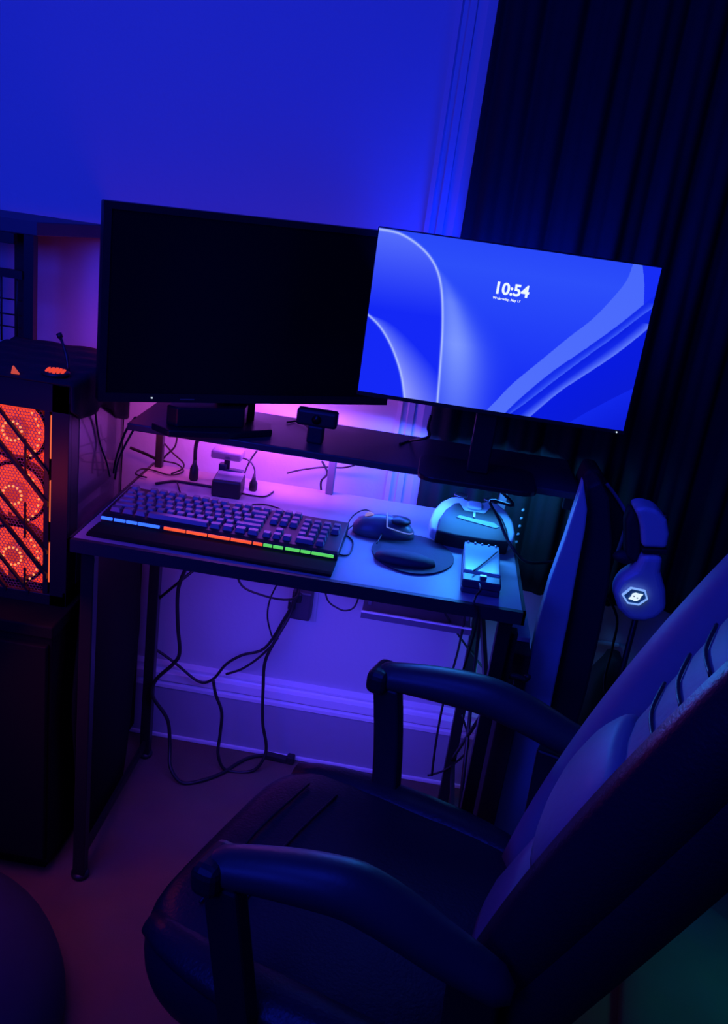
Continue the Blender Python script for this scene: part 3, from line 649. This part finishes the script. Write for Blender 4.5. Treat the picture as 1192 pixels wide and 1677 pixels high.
md = mo_.modifiers.new('solid', 'SOLIDIFY'); md.thickness = .0004
# fans
for fi, fz in enumerate(fzs):
    f_ = MB(); f_.lathe([(.060, 0), (.060, .022), (.054, .022), (.054, 0)], (FCX, y0+.020, fz), 36, 'y', False)
    fo = f_.build('fan', M['case'], pc)
    g = MB(); g.sm = True
    for k in range(9):
        a0 = 2*PI*k/9
        rr = [.020, .032, .043, .052]
        pts0 = [(FCX+r*math.cos(a0+r*6), y0+.030, fz+r*math.sin(a0+r*6)) for r in rr]
        pts1 = [(FCX+r*math.cos(a0+r*6+.58), y0+.022, fz+r*math.sin(a0+r*6+.58)) for r in rr]
        vs0 = [g._v(p) for p in pts0]; vs1 = [g._v(p) for p in pts1]
        for j in range(3): g._f([vs0[j], vs0[j+1], vs1[j+1], vs1[j]])
    go = g.build('blades', M['fan_ring'], fo); md = go.modifiers.new('solid', 'SOLIDIFY'); md.thickness = .0015
    MB().lathe([(.0, 0), (.020, 0), (.022, .004), (.022, .018), (0, .018)], (FCX, y0+.018, fz), 28, 'y').build('hub', emi('hub_glow', (.85, .045, .02), .7), fo)
    dd = MB()
    for k in range(14):
        a = 2*PI*k/14+.1; dd.lathe([(0, 0), (.0023, .0006), (.0023, .002), (0, .002)], (FCX+.0175*math.cos(a), y0+.0045, fz+.0175*math.sin(a)), 8, 'y')
    for k in range(9):
        a = math.radians(-60+k*13+(8 if fi == 1 else 0)); dd.lathe([(0, 0), (.0021, .0006), (.0021, .002), (0, .002)], (FCX+.050*math.cos(a), y0+.0045, fz+.055*math.sin(a)), 8, 'y')
    dd.build('lamp_ring', M['fan_dot'], fo)
    q = MB(); q.bb((fx1+.0125, y0+.003, fz-.040), (fx1+.0155, y0+.009, fz+.040)); so = q.build('side_lamp', M['fan_strip'], fo, bevel=.001)
q = MB(); q.bb((x0+.008, y0+.046, .02), (fx1, y0+.0485, .395)); q.build('back_glow', emi('inner_glow', (1, .045, .018), 1.0), pc)  # added glowing sheet that fills the gaps between the fans
for (fx, fy) in ((-.09, -.11), (.09, -.11), (-.09, .12), (.09, .12)):
    pass
# cloth on the tower
cl_ = MB(); cl_.sm = True
rowsC = []
import math as _m
nx = 28
for j in range(25):
    ty = j/24; y = -.150+.302*ty
    row = []
    for i in range(nx+1):
        s = i/nx*.42
        drop = .045+.075*ty+.012*_m.sin(ty*9)
        sag = .004*_m.sin(s*40+ty*5)*_m.sin(ty*17)
        if s < .245: row.append((-.125+s, y, zh+.006+abs(sag)))
        else:
            k = min(1, (s-.245)/.175); row.append((.118+.004*_m.sin(ty*22)*k, y, zh+.004-drop*k))
    rowsC.append(row)
cl_.loft(rowsC, cap=False, closed=False)
clo = cl_.build('draped_cloth', M['cloth']); clo.location = pc.location
md = clo.modifiers.new('solid', 'SOLIDIFY'); md.thickness = .003
tag(clo, 'dark cloth spread over the top of the computer tower and hanging down its right side', 'cloth')
# things on the cloth
rd = thing('glowing_puck', 'small round red-orange lit dish on the cloth on top of the computer', 'light', (-0.6493, 1.5313, 1.0030))
q = MB(); q.lathe([(.0, 0), (.022, 0), (.025, .005), (.023, .008), (.0, .006)], (0, 0, 0), 26); q.build('dish', M['black'], rd)
for k in range(5):
    q = MB(); q.box((-.014+.007*k, 0, .009), (.0045, .036-.006*abs(k-2), .003), (0, .15*(k-2), .2)); q.build('lit_slot', M['disc'], rd)
for (px_, py_, lab, s_) in ((2, 600, 'tiny red glint at the far left on top of the computer', .006), (25, 609, 'small orange lit pellet left of the round dish', .006)):
    pass
pen = thing('stylus', 'dark stick leaning up from beside the lit round dish', 'stick', (-0.6372, 1.5579, 1.0030))
q = MB(); q.tube([(0, 0, .002), (-.008, .01, .03), (-.024, .02, .058)], [.0022, .003, .004]*4, 8, 2); q.build('shaft', M['black'], pen)
q = MB(); q.tube([(-.024, .02, .058), (-.028, .022, .064)], .0052, 8, 1); q.build('tip', M['black'], pen)
gl = thing('lit_clip', 'small orange lit clip on the computer left of the round dish', 'light', (-0.7091, 1.5011, 1.0030))
q = MB(); q.prism([(-.006, 0), (.009, 0), (-.003, .014)], -.003, .003, 'y'); q.build('glow', emi('orange_glow', (.8, .09, .04), .7), gl, bevel=.001)

# cabinet under the computer
cb = thing('low_cabinet', 'black low cabinet under the computer tower and corner shelf', 'cabinet', (-.90, 1.66, 0))
q = MB(); q.bb((-.32, -.23, .03), (.295, .285, .545)); q.build('body', M['cabinet'], cb, bevel=.003)
q = MB(); q.bb((-.325, -.24, .545), (.30, .29, .57)); q.build('top', M['cabinet'], cb, bevel=.003)
for xx in (-.16, .135):
    d = MB(); d.bb((xx-.155, -.245, .05), (xx+.155, -.23, .53)); do = d.build('door', M['cabinet'], cb, bevel=.002)
    MB().bb((xx+(.12 if xx < 0 else -.13), -.255, .30), (xx+(.13 if xx < 0 else -.12), -.245, .40)).build('handle', M['blackmetal'], do)
q = MB(); q.bb((-.30, -.21, 0), (.28, .22, .03)); q.build('plinth', M['cabinet'], cb)
# backpack hanging at cabinet side
bp = MB(); bp.sm = True
rings = []
for k in range(17):
    t = k/16; z = .002+.70*t; wq = .018*_m.sin(PI*(.12+.76*t))**.4; dq = .185*_m.sin(PI*(.2+.6*t))**.6
    rings.append([(-.580+wq*_m.cos(a)+.002*_m.sin(3*a+t*6), 1.665+dq*_m.sin(a)*(1+.03*_m.sin(t*15)), z) for a in [2*PI*j/20 for j in range(20)]])
bp.loft(rings); bpo = bp.build('cloth_bag', M['cabinet']); tag(bpo, 'dark soft bag hanging between the computer and the left end of the desk', 'bag')

# ================================================================ CORNER SHELF
rk = thing('corner_shelf', 'dark shelf unit with a wire grid side, standing on the cabinet behind the computer', 'shelf', (-1.0, 1.88, .57))
def K(mb, name, m, **k):
    mb.b.transform(Matrix.Translation((1.0, -1.88, -.57))); return mb.build(name, m, rk, **k)
K(MB().prism([(-1.25, 1.80), (-0.8058, 1.8000), (-.715, 1.955), (-1.25, 1.955)], 1.205, 1.232), 'top_board', mat('shelf_blue_black', (.06, .06, .08), .5), bevel=.002)
for (x, y) in ((-.823, 1.812), (-1.21, 1.812), (-1.21, 1.935), (-.90, 1.935)):
    K(MB().bb((x-.010, y-.010, .57), (x+.010, y+.010, 1.205)), 'post', M['blackmetal'])
K(MB().bb((-1.2, 1.785, 1.185), (-.845, 1.80, 1.205)), 'front_rail', M['blackmetal'])
g = MB()
for px_, py_ in ((2, 440), (21, 437), (40, 436)): pass
for x in [-.845-.033*k for k in range(10)]: g.tube([(x, 1.80, .99), (x, 1.80, 1.125)], .0022, 6, 1)
for z in (1.045, 1.075, .985, 1.02): g.tube([(-1.2, 1.80, z-.001), (-.835, 1.80, z)], .0018, 6, 1)
g.bb((-1.2, 1.795, 1.118), (-.833, 1.806, 1.134))
K(g, 'wire_grid', M['blackmetal'])

# ================================================================ PALE EDGED BOARD (right of desk)
pbd = thing('leaning_board', 'tall tapering board with pale front edge and dark side, standing beside the desk', 'board', (.33, 1.62, 0))
def LP(pts, m, name, ya, yb, **k):
    mb = MB(); mb.prism(pts, ya, yb, 'y'); mb.b.transform(Matrix.Translation((-.33, -1.62, 0))); return mb.build(name, m, pbd, **k)
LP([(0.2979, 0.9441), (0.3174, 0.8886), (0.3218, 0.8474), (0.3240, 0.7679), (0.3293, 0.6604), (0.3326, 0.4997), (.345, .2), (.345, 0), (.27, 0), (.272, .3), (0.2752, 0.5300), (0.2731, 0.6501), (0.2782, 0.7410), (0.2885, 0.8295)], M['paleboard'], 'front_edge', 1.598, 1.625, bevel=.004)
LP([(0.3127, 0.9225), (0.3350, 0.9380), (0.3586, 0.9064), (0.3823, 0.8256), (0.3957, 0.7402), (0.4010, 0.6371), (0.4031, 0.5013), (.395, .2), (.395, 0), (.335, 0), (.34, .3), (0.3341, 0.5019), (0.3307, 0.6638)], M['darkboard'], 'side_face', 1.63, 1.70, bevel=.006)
# dark round-shouldered speaker behind
spk = thing('padded_case', 'dark round shouldered case behind the riser right end, with a pale trim line', 'case', (.37, 1.76, 0))
pts = [(0.3171, 0.8969), (0.3238, 0.9316), (0.3470, 0.9329), (0.3753, 0.9002), (0.4108, 0.8581), (0.4199, 0.8289), (0.4165, 0.7591), (.415, .5), (.41, 0), (.33, 0), (.33, .5)]
mb = MB(); mb.prism(pts, 1.72, 1.80, 'y'); mb.b.transform(Matrix.Translation((-.37, -1.76, 0))); mb.build('body', M['darkboard'], spk, bevel=.008, seg=3)
mb = MB(); mb.tube([(0.3642, 1.7150, 0.9100), (0.3866, 1.7150, 0.8887), (0.4119, 1.7150, 0.8601), (0.4192, 1.7150, 0.8383), (0.4174, 1.7150, 0.7941), (0.4144, 1.7150, 0.7647)], .0035, 8, 4); mb.b.transform(Matrix.Translation((-.37, -1.76, 0))); mb.build('trim_line', mat('piping_grey', (.35, .3, .4), .5), spk)
# small items between desk and board
c1 = thing('paper_stack', 'pale cards on a narrow dark box between the desk and the tapering board', 'papers', (.250, 1.62, 0))
q = MB(); q.bb((-.026, -.10, 0), (.012, .10, .62)); q.build('box', M['darkboard'], c1, bevel=.002)
q = MB(); q.bb((-.024, -.05, .6205), (.012, .07, .630)); q.build('cards', M['teal'], c1, bevel=.001)

# ================================================================ HEADSET
hs = thing('headset', 'white over-ear headset hanging by the window with a hexagon badge glowing on its ear cup', 'headset', (.445, 1.60, .80))
def T(o3): return (o3[0]-.445, o3[1]-1.60, o3[2]-.80)
# band : a curved strap seen from the side
def strap(P, wy, th, mm, name, parent):
    mb = MB(); mb.sm = True; rings = []
    n = len(P)
    for i, (x, z, yy) in enumerate(P):
        a = P[max(i-1, 0)]; c = P[min(i+1, n-1)]
        tx, tz = c[0]-a[0], c[1]-a[1]; L = math.hypot(tx, tz) or 1; nx_, nz_ = -tz/L, tx/L
        w2 = wy if not isinstance(wy, list) else wy[i]
        rings.append([(x+nx_*th*math.cos(b)*1.0, yy+w2*math.sin(b), z+nz_*th*math.cos(b)) for b in [2*PI*k/12 for k in range(12)]])
    mb.loft(rings); return mb.build(name, mm, parent)
bandp = [(0.3986, 1.6000, 0.9105), (0.4224, 1.6000, 0.9121), (0.4433, 1.6000, 0.8979), (0.4523, 1.6000, 0.8697), (0.4568, 1.6000, 0.8463)]
outl = [(0.3902, 0.9138), (0.4071, 0.9213), (0.4319, 0.9184), (0.4510, 0.9028), (0.4615, 0.8772), (0.4637, 0.8500), (0.4205, 0.8449), (0.4100, 0.8804), (0.4013, 0.8991)]
mb = MB(); mb.prism(outl, 1.565, 1.625, 'y'); mb.b.transform(Matrix.Translation((-.445, -1.6, -.8))); mb.build('headband', M['headset'], hs, bevel=.008, seg=4)
mb = MB(); mb.prism([(0.3881, 0.9087), (0.3997, 0.9012), (0.4098, 0.8768), (0.4216, 0.8403), (0.4220, 0.8098), (0.3999, 0.8182), (0.3853, 0.8822)], 1.575, 1.62, 'y'); mb.b.transform(Matrix.Translation((-.445, -1.6, -.8))); mb.build('band_padding', M['darkboard'], hs, bevel=.006, seg=3)
mb = MB(); mb.prism([(0.4197, 0.8436), (0.4651, 0.8490), (0.4663, 0.8395), (0.4230, 0.8344)], 1.563, 1.627, 'y'); mb.b.transform(Matrix.Translation((-.445, -1.6, -.8))); mb.build('slider_joint', M['black'], hs, bevel=.002)
yoke = [(0.4232, 0.8333), (0.4601, 0.8372), (0.4635, 0.8048), (0.4807, 0.7706), (0.4905, 0.7346), (0.4785, 0.7134), (0.4581, 0.7033), (0.4301, 0.7008), (0.4064, 0.7195), (0.3903, 0.7508), (0.3971, 0.7808), (0.4190, 0.8032)]
mb = MB(); mb.prism(yoke, 1.56, 1.61, 'y'); mb.b.transform(Matrix.Translation((-.445, -1.6, -.8))); mb.build('ear_cup', M['headset'], hs, bevel=.012, seg=4)
mb = MB(); mb.lathe([(0, -.012), (.016, -.010), (.021, 0), (.016, .010), (0, .012)], (0, 0, 0), 24, 'y'); mb.b.transform(Matrix.Translation(Vector(T((0.3992, 1.5900, 0.8137)))) @ Matrix.Diagonal((1, 1, .6, 1))); mb.build('ear_cushion', M['darkboard'], hs)
hx = [(0.4021, 0.7544), (0.4148, 0.7714), (0.4415, 0.7700), (0.4496, 0.7543), (0.4365, 0.7396), (0.4155, 0.7396)]
cx_ = sum(p[0] for p in hx)/6; cz_ = sum(p[1] for p in hx)/6
mb = MB()
inn = [((p[0]-cx_)*.86+cx_, (p[1]-cz_)*.86+cz_) for p in hx]
for k in range(6):
    a, b2, c2, d2 = hx[k], hx[(k+1) % 6], inn[(k+1) % 6], inn[k]
    mb.prism([a, b2, c2, d2], 1.551, 1.556, 'y')
mb.b.transform(Matrix.Translation((-.445, -1.6, -.8))); bo = mb.build('badge_outline', M['hex_led'], hs)
mb = MB(); mb.prism(inn, 1.554, 1.562, 'y'); mb.b.transform(Matrix.Translation((-.445, -1.6, -.8))); mb.build('badge_plate', mat('badge_teal', (.06, .22, .3), .4), hs)
em_ = [(-.011, -.0060), (-.0075, -.0005), (-.0065, .0050), (-.001, .0078), (.005, .0068), (.0125, .0066), (.0095, .0025), (.0085, -.003), (.0045, -.0070), (-.001, -.0078), (-.006, -.0062)]
mb = MB(); mb.prism([(cx_+x, cz_+z) for x, z in em_], 1.5515, 1.5535, 'y'); mb.b.transform(Matrix.Translation((-.445, -1.6, -.8))); eo = mb.build('emblem', M['white_led'], hs)
mb = MB()
for dx_, dz_ in ((-.003, .0012), (.0035, -.0012)): mb.bb((cx_+dx_-.0012, 1.5508, cz_+dz_-.001), (cx_+dx_+.0012, 1.5512, cz_+dz_+.001))
mb.b.transform(Matrix.Translation((-.445, -1.6, -.8))); mb.build('emblem_eyes', mat('eye_grey', (.2, .2, .22), .5), hs)
# headset stand pole
hst = thing('headset_stand', 'dark floor pole carrying the white headset beside the pale edged board', 'stand', (.470, 1.67, 0))
q = MB(); q.tube([(0, 0, .02), (0, 0, .86)], .006, 8, 1); q.build('pole', M['black'], hst)
q = MB(); q.lathe([(.0, 0), (.055, 0), (.055, .008), (.02, .02), (0, .02)], (0, 0, 0), 28); q.build('base', M['black'], hst)
q = MB(); q.tube([(0, 0, .855), (-.002, -.012, .882), (-.004, -.030, .886), (-.005, -.040, .886)], .006, 8, 4); q.build('hook', M['black'], hst)
# bag under window
bg = MB(); bg.sm = True; rings = []
for k in range(12):
    t = k/11; z = .0+.47*t; wq = (.085-.05*t**2)*(1 if k < 11 else .4)
    rings.append([(.505+wq*math.cos(a)+.006*math.sin(3*a+5*t), 1.88+.05*(1-.4*t)*math.sin(a), z) for a in [2*PI*j/18 for j in range(18)]])
bg.loft(rings); tag(bg.build('bag', M['darkboard']), 'dark slumped bag on the floor against the wall below the headset', 'bag')
pl = MB(); pl.bb((.44, WY-.012, .455), (.53, WY-.002, .460)); tag(pl.build('wall_ledge', M['wall']), 'short thin pale ledge on the wall below the headset', 'ledge')

# ================================================================ GAMING CHAIR
CH = thing('gaming_chair', 'dark gaming chair turned left, reclined, with pale lit inner backrest and loop armrests', 'chair', (.02, 1.02, 0), math.radians(-19.5))
# local: +x = towards the backrest, +y = far side (to the wall)
q = MB(); cushion(q, -.01, .0, .48, .50, .36, .485, .13, .045, 6); so = q.build('seat', M['leather'], CH, subsurf=1)
q = MB(); q.sm = True
for sy in (-1, 1):
    rings = []
    for k in range(15):
        t = k/14; x = -.215+.45*t
        r = .032*math.sin(PI*(.06+.88*t))**.4
        rings.append([(x, sy*(.215-.05*(2*abs(t-.45))**3*.6)+r*math.cos(a)*1.2, .466+r*math.sin(a)*.75) for a in [2*PI*j/14 for j in range(14)]])
    q.loft(rings)
q.build('seat_bolster', M['leather'], CH)
for k, (px_, w_) in enumerate(((-.17, .30), (-.12, .30))):
    q = MB(); q.tube([(px_, -w_/2, .486), (px_-.01, 0, .488), (px_, w_/2, .486)], .0022, 6, 4); q.build('seam', M['leather'], CH)
def armrest(sy, yaw, zt, x0a, ylat):
    ar = MB(); ar.sm = True; rings = []
    n = 22; LA = .40 if sy > 0 else .345
    for k in range(n):
        t = k/(n-1)
        x = x0a+LA*t; z = zt+.012*math.sin(PI*min(1, t*1.3))-.10*max(0, t-.45)**1.3*(1.1 if sy > 0 else 1.7)
        w2 = .034*(math.sin(PI*(.10+.80*t))**.35); th = .020+.010*math.sin(PI*t)
        if k in (0, n-1): w2 *= .5; th *= .5
        yy = ylat+math.tan(yaw)*(x-x0a)
        rings.append([(x, yy+w2*math.cos(a), z+th*math.sin(a)) for a in [2*PI*j/16 for j in range(16)]])
    ar.loft(rings); ao = ar.build('armrest_pad', M['armpad'], CH)
    pt = MB(); rings = []
    for k in range(9):
        t = k/8; x = x0a+.030+.035*math.sin(t*1.6); z = zt-.01-(zt-.36)*t; yy = ylat-sy*.03*t*t
        rings.append([(x+a_*.022, yy+b_*.013, z) for a_, b_ in ((-1, -1), (1, -1), (1, 1), (-1, 1))])
    pt.loft(rings); pt.build('armrest_post', M['black'], CH, bevel=.004)
    cp = MB(); cp.box((x0a+.018, ylat, zt+.0), (.034, .062, .040)); cp.build('armrest_cap', M['black'], CH, bevel=.012, seg=3)
    sk = MB(); rings = []
    for k in range(9):
        t = k/8; x = x0a+.30+.01*t; z = zt-.06-(zt-.42)*t; yy = ylat+math.tan(yaw)*.36-sy*.02*t
        rings.append([(x+a_*.03, yy+b_*.012, z) for a_, b_ in ((-1, -1), (1, -1), (1, 1), (-1, 1))])
    sk.loft(rings); sk.build('armrest_rear_post', M['black'], CH, bevel=.004)
armrest(1, math.radians(10), .665, -.125, .235)
armrest(-1, math.radians(15), .675, -.100, -.270)
# backrest
REC = math.radians(22)
def bpt(lat, h, dep):   # dep: + toward the front face
    return (.178+h*math.sin(REC)-dep*math.cos(REC)-.045*lat, lat+.03, .45+h*math.cos(REC)+dep*math.sin(REC))
def backloft(halfw, prof, m, name, h0=0, h1=.86, off=0, n=24):
    mb = MB(); mb.sm = True; rings = []
    for k in range(n):
        h = h0+(h1-h0)*k/(n-1); w2 = halfw(h); e = 1 if 0 < k < n-1 else .8
        rings.append([bpt(off+a*w2*e, h, d*e) for a, d in prof])
    mb.loft(rings); return mb.build(name, m, CH)
def hw(h): return .165+.035*math.sin(min(1, max(0, (h-.05)/.55))*PI/2)-(.05*max(0, (h-.62)/.24)**2)
shell = [(-1, .02), (-1.02, -.05), (-.9, -.08), (-.4, -.095), (0, -.10), (.4, -.095), (.9, -.08), (1.02, -.05), (1, .02), (.7, .0), (0, -.01), (-.7, .0)]
backloft(hw, shell, M['leather'], 'backrest')
inner = [(-.72, .0), (-.6, .025), (-.3, .038), (0, .042), (.3, .038), (.6, .025), (.72, .0), (.5, -.03), (-.5, -.03)]
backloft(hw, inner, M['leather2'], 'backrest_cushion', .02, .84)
wing = [(-.16, .01), (-.10, .045), (0, .07), (.10, .06), (.17, .02), (.12, -.03), (-.1, -.03)]
for sy, nm in ((-1, 'near'), (1, 'far')):
    mb = MB(); mb.sm = True; rings = []
    for k in range(22):
        h = .02+.80*k/21; w2 = hw(h); kf = math.sin(PI*(.08+.84*k/21))**.5
        rings.append([bpt(sy*(w2*.86+a*w2*1.1), h, d*kf) for a, d in wing])
    mb.loft(rings); mb.build('backrest_wing', M['leather'] if sy < 0 else M['leather2'], CH)  # far wing coloured pale to look lit, near wing left dark
for k in range(4):
    q = MB(); h = .22+.05*k; q.tube([bpt(-.07, h+.22, .040), bpt(0, h+.212, .045), bpt(.07, h+.22, .040)], .0025, 6, 4); q.build('seam', M['leather'], CH)
lc_ = MB(); lc_.sm = True; rings = []
for k in range(13):
    t = k/12; w2 = .125*math.sin(PI*(.07+.86*t))**.35; d2 = .030*math.sin(PI*(.07+.86*t))**.6
    rings.append([bpt(w2*math.cos(a), (.20+.18*t), .040+d2*math.sin(a)) for a in [2*PI*j/18 for j in range(18)]])
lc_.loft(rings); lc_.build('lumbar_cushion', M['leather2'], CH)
# mechanism, gas lift, star base
q = MB(); q.bb((-.10, -.14, .31), (.18, .14, .36)); q.build('seat_mechanism', M['black'], CH, bevel=.004)
q = MB(); q.lathe([(.028, .10), (.028, .22), (.018, .222), (.018, .32)], (0, 0, 0), 20); q.build('gas_lift', M['blackmetal'], CH)
for k in range(5):
    a = 2*PI*k/5+math.radians(200)
    q = MB(); q.tube([(.0, 0, .11), (.12*math.cos(a), .12*math.sin(a), .105), (.29*math.cos(a), .29*math.sin(a), .075)], [.028]*3+[.022]*5+[.018]*9, 10, 4); lg = q.build('base_leg', M['black'], CH)
    q = MB(); q.lathe([(0, -.022), (.022, -.02), (.027, -.008), (.027, .008), (.022, .02), (0, .022)], (.29*math.cos(a), .29*math.sin(a), .027), 18, 'y'); q.build('caster', M['black'], lg)

# ================================================================ BOTTOM-LEFT DUVET, GREEN BLANKET
du = MB(); du.sm = True; rings = []
n = 26
base_pts = [(-1.3, .35), (-.50, .60), (-.435, .80), (-.41, 1.0), (-.44, 1.15), (-.50, 1.24), (-.58, 1.32), (-.75, 1.36), (-1.3, 1.38)]
cxd, cyd = -.85, .95
for k in range(7):
    t = k/6; kk = 1-.28*t**2.2; z = .0+.17*math.sin(t*PI/2)
    rings.append([(cxd+(x-cxd)*kk, cyd+(y-cyd)*kk, z+.008*math.sin(7*x+9*y+k)) if k else (x, y, 0.001) for x, y in base_pts])
du.loft(rings); duo = du.build('floor_cushion', M['duvet'], subsurf=2)
tag(duo, 'dark navy cushion on the floor at the bottom left corner', 'cushion')
gb = MB(); gb.sm = True
P4 = [(0.7073, 1.7149, 0.0200), (0.5427, 1.4159, 0.0200), (0.5022, 1.1991, 0.0200), (0.9217, 1.2388, 0.0200), (0.9096, 1.5138, 0.0200)]
P4 = [(p[0], p[1]) for p in P4]
cxg = sum(p[0] for p in P4)/5; cyg = sum(p[1] for p in P4)/5
gb.loft([[(x, y, .001) for x, y in P4], [(x, y, .03) for x, y in P4], [(cxg+(x-cxg)*.8, cyg+(y-cyg)*.8, .045) for x, y in P4]])
gbo = gb.build('folded_blanket', M['greencloth'], bevel=.01); tag(gbo, 'folded green blanket on the floor behind the chair at the bottom right', 'blanket')
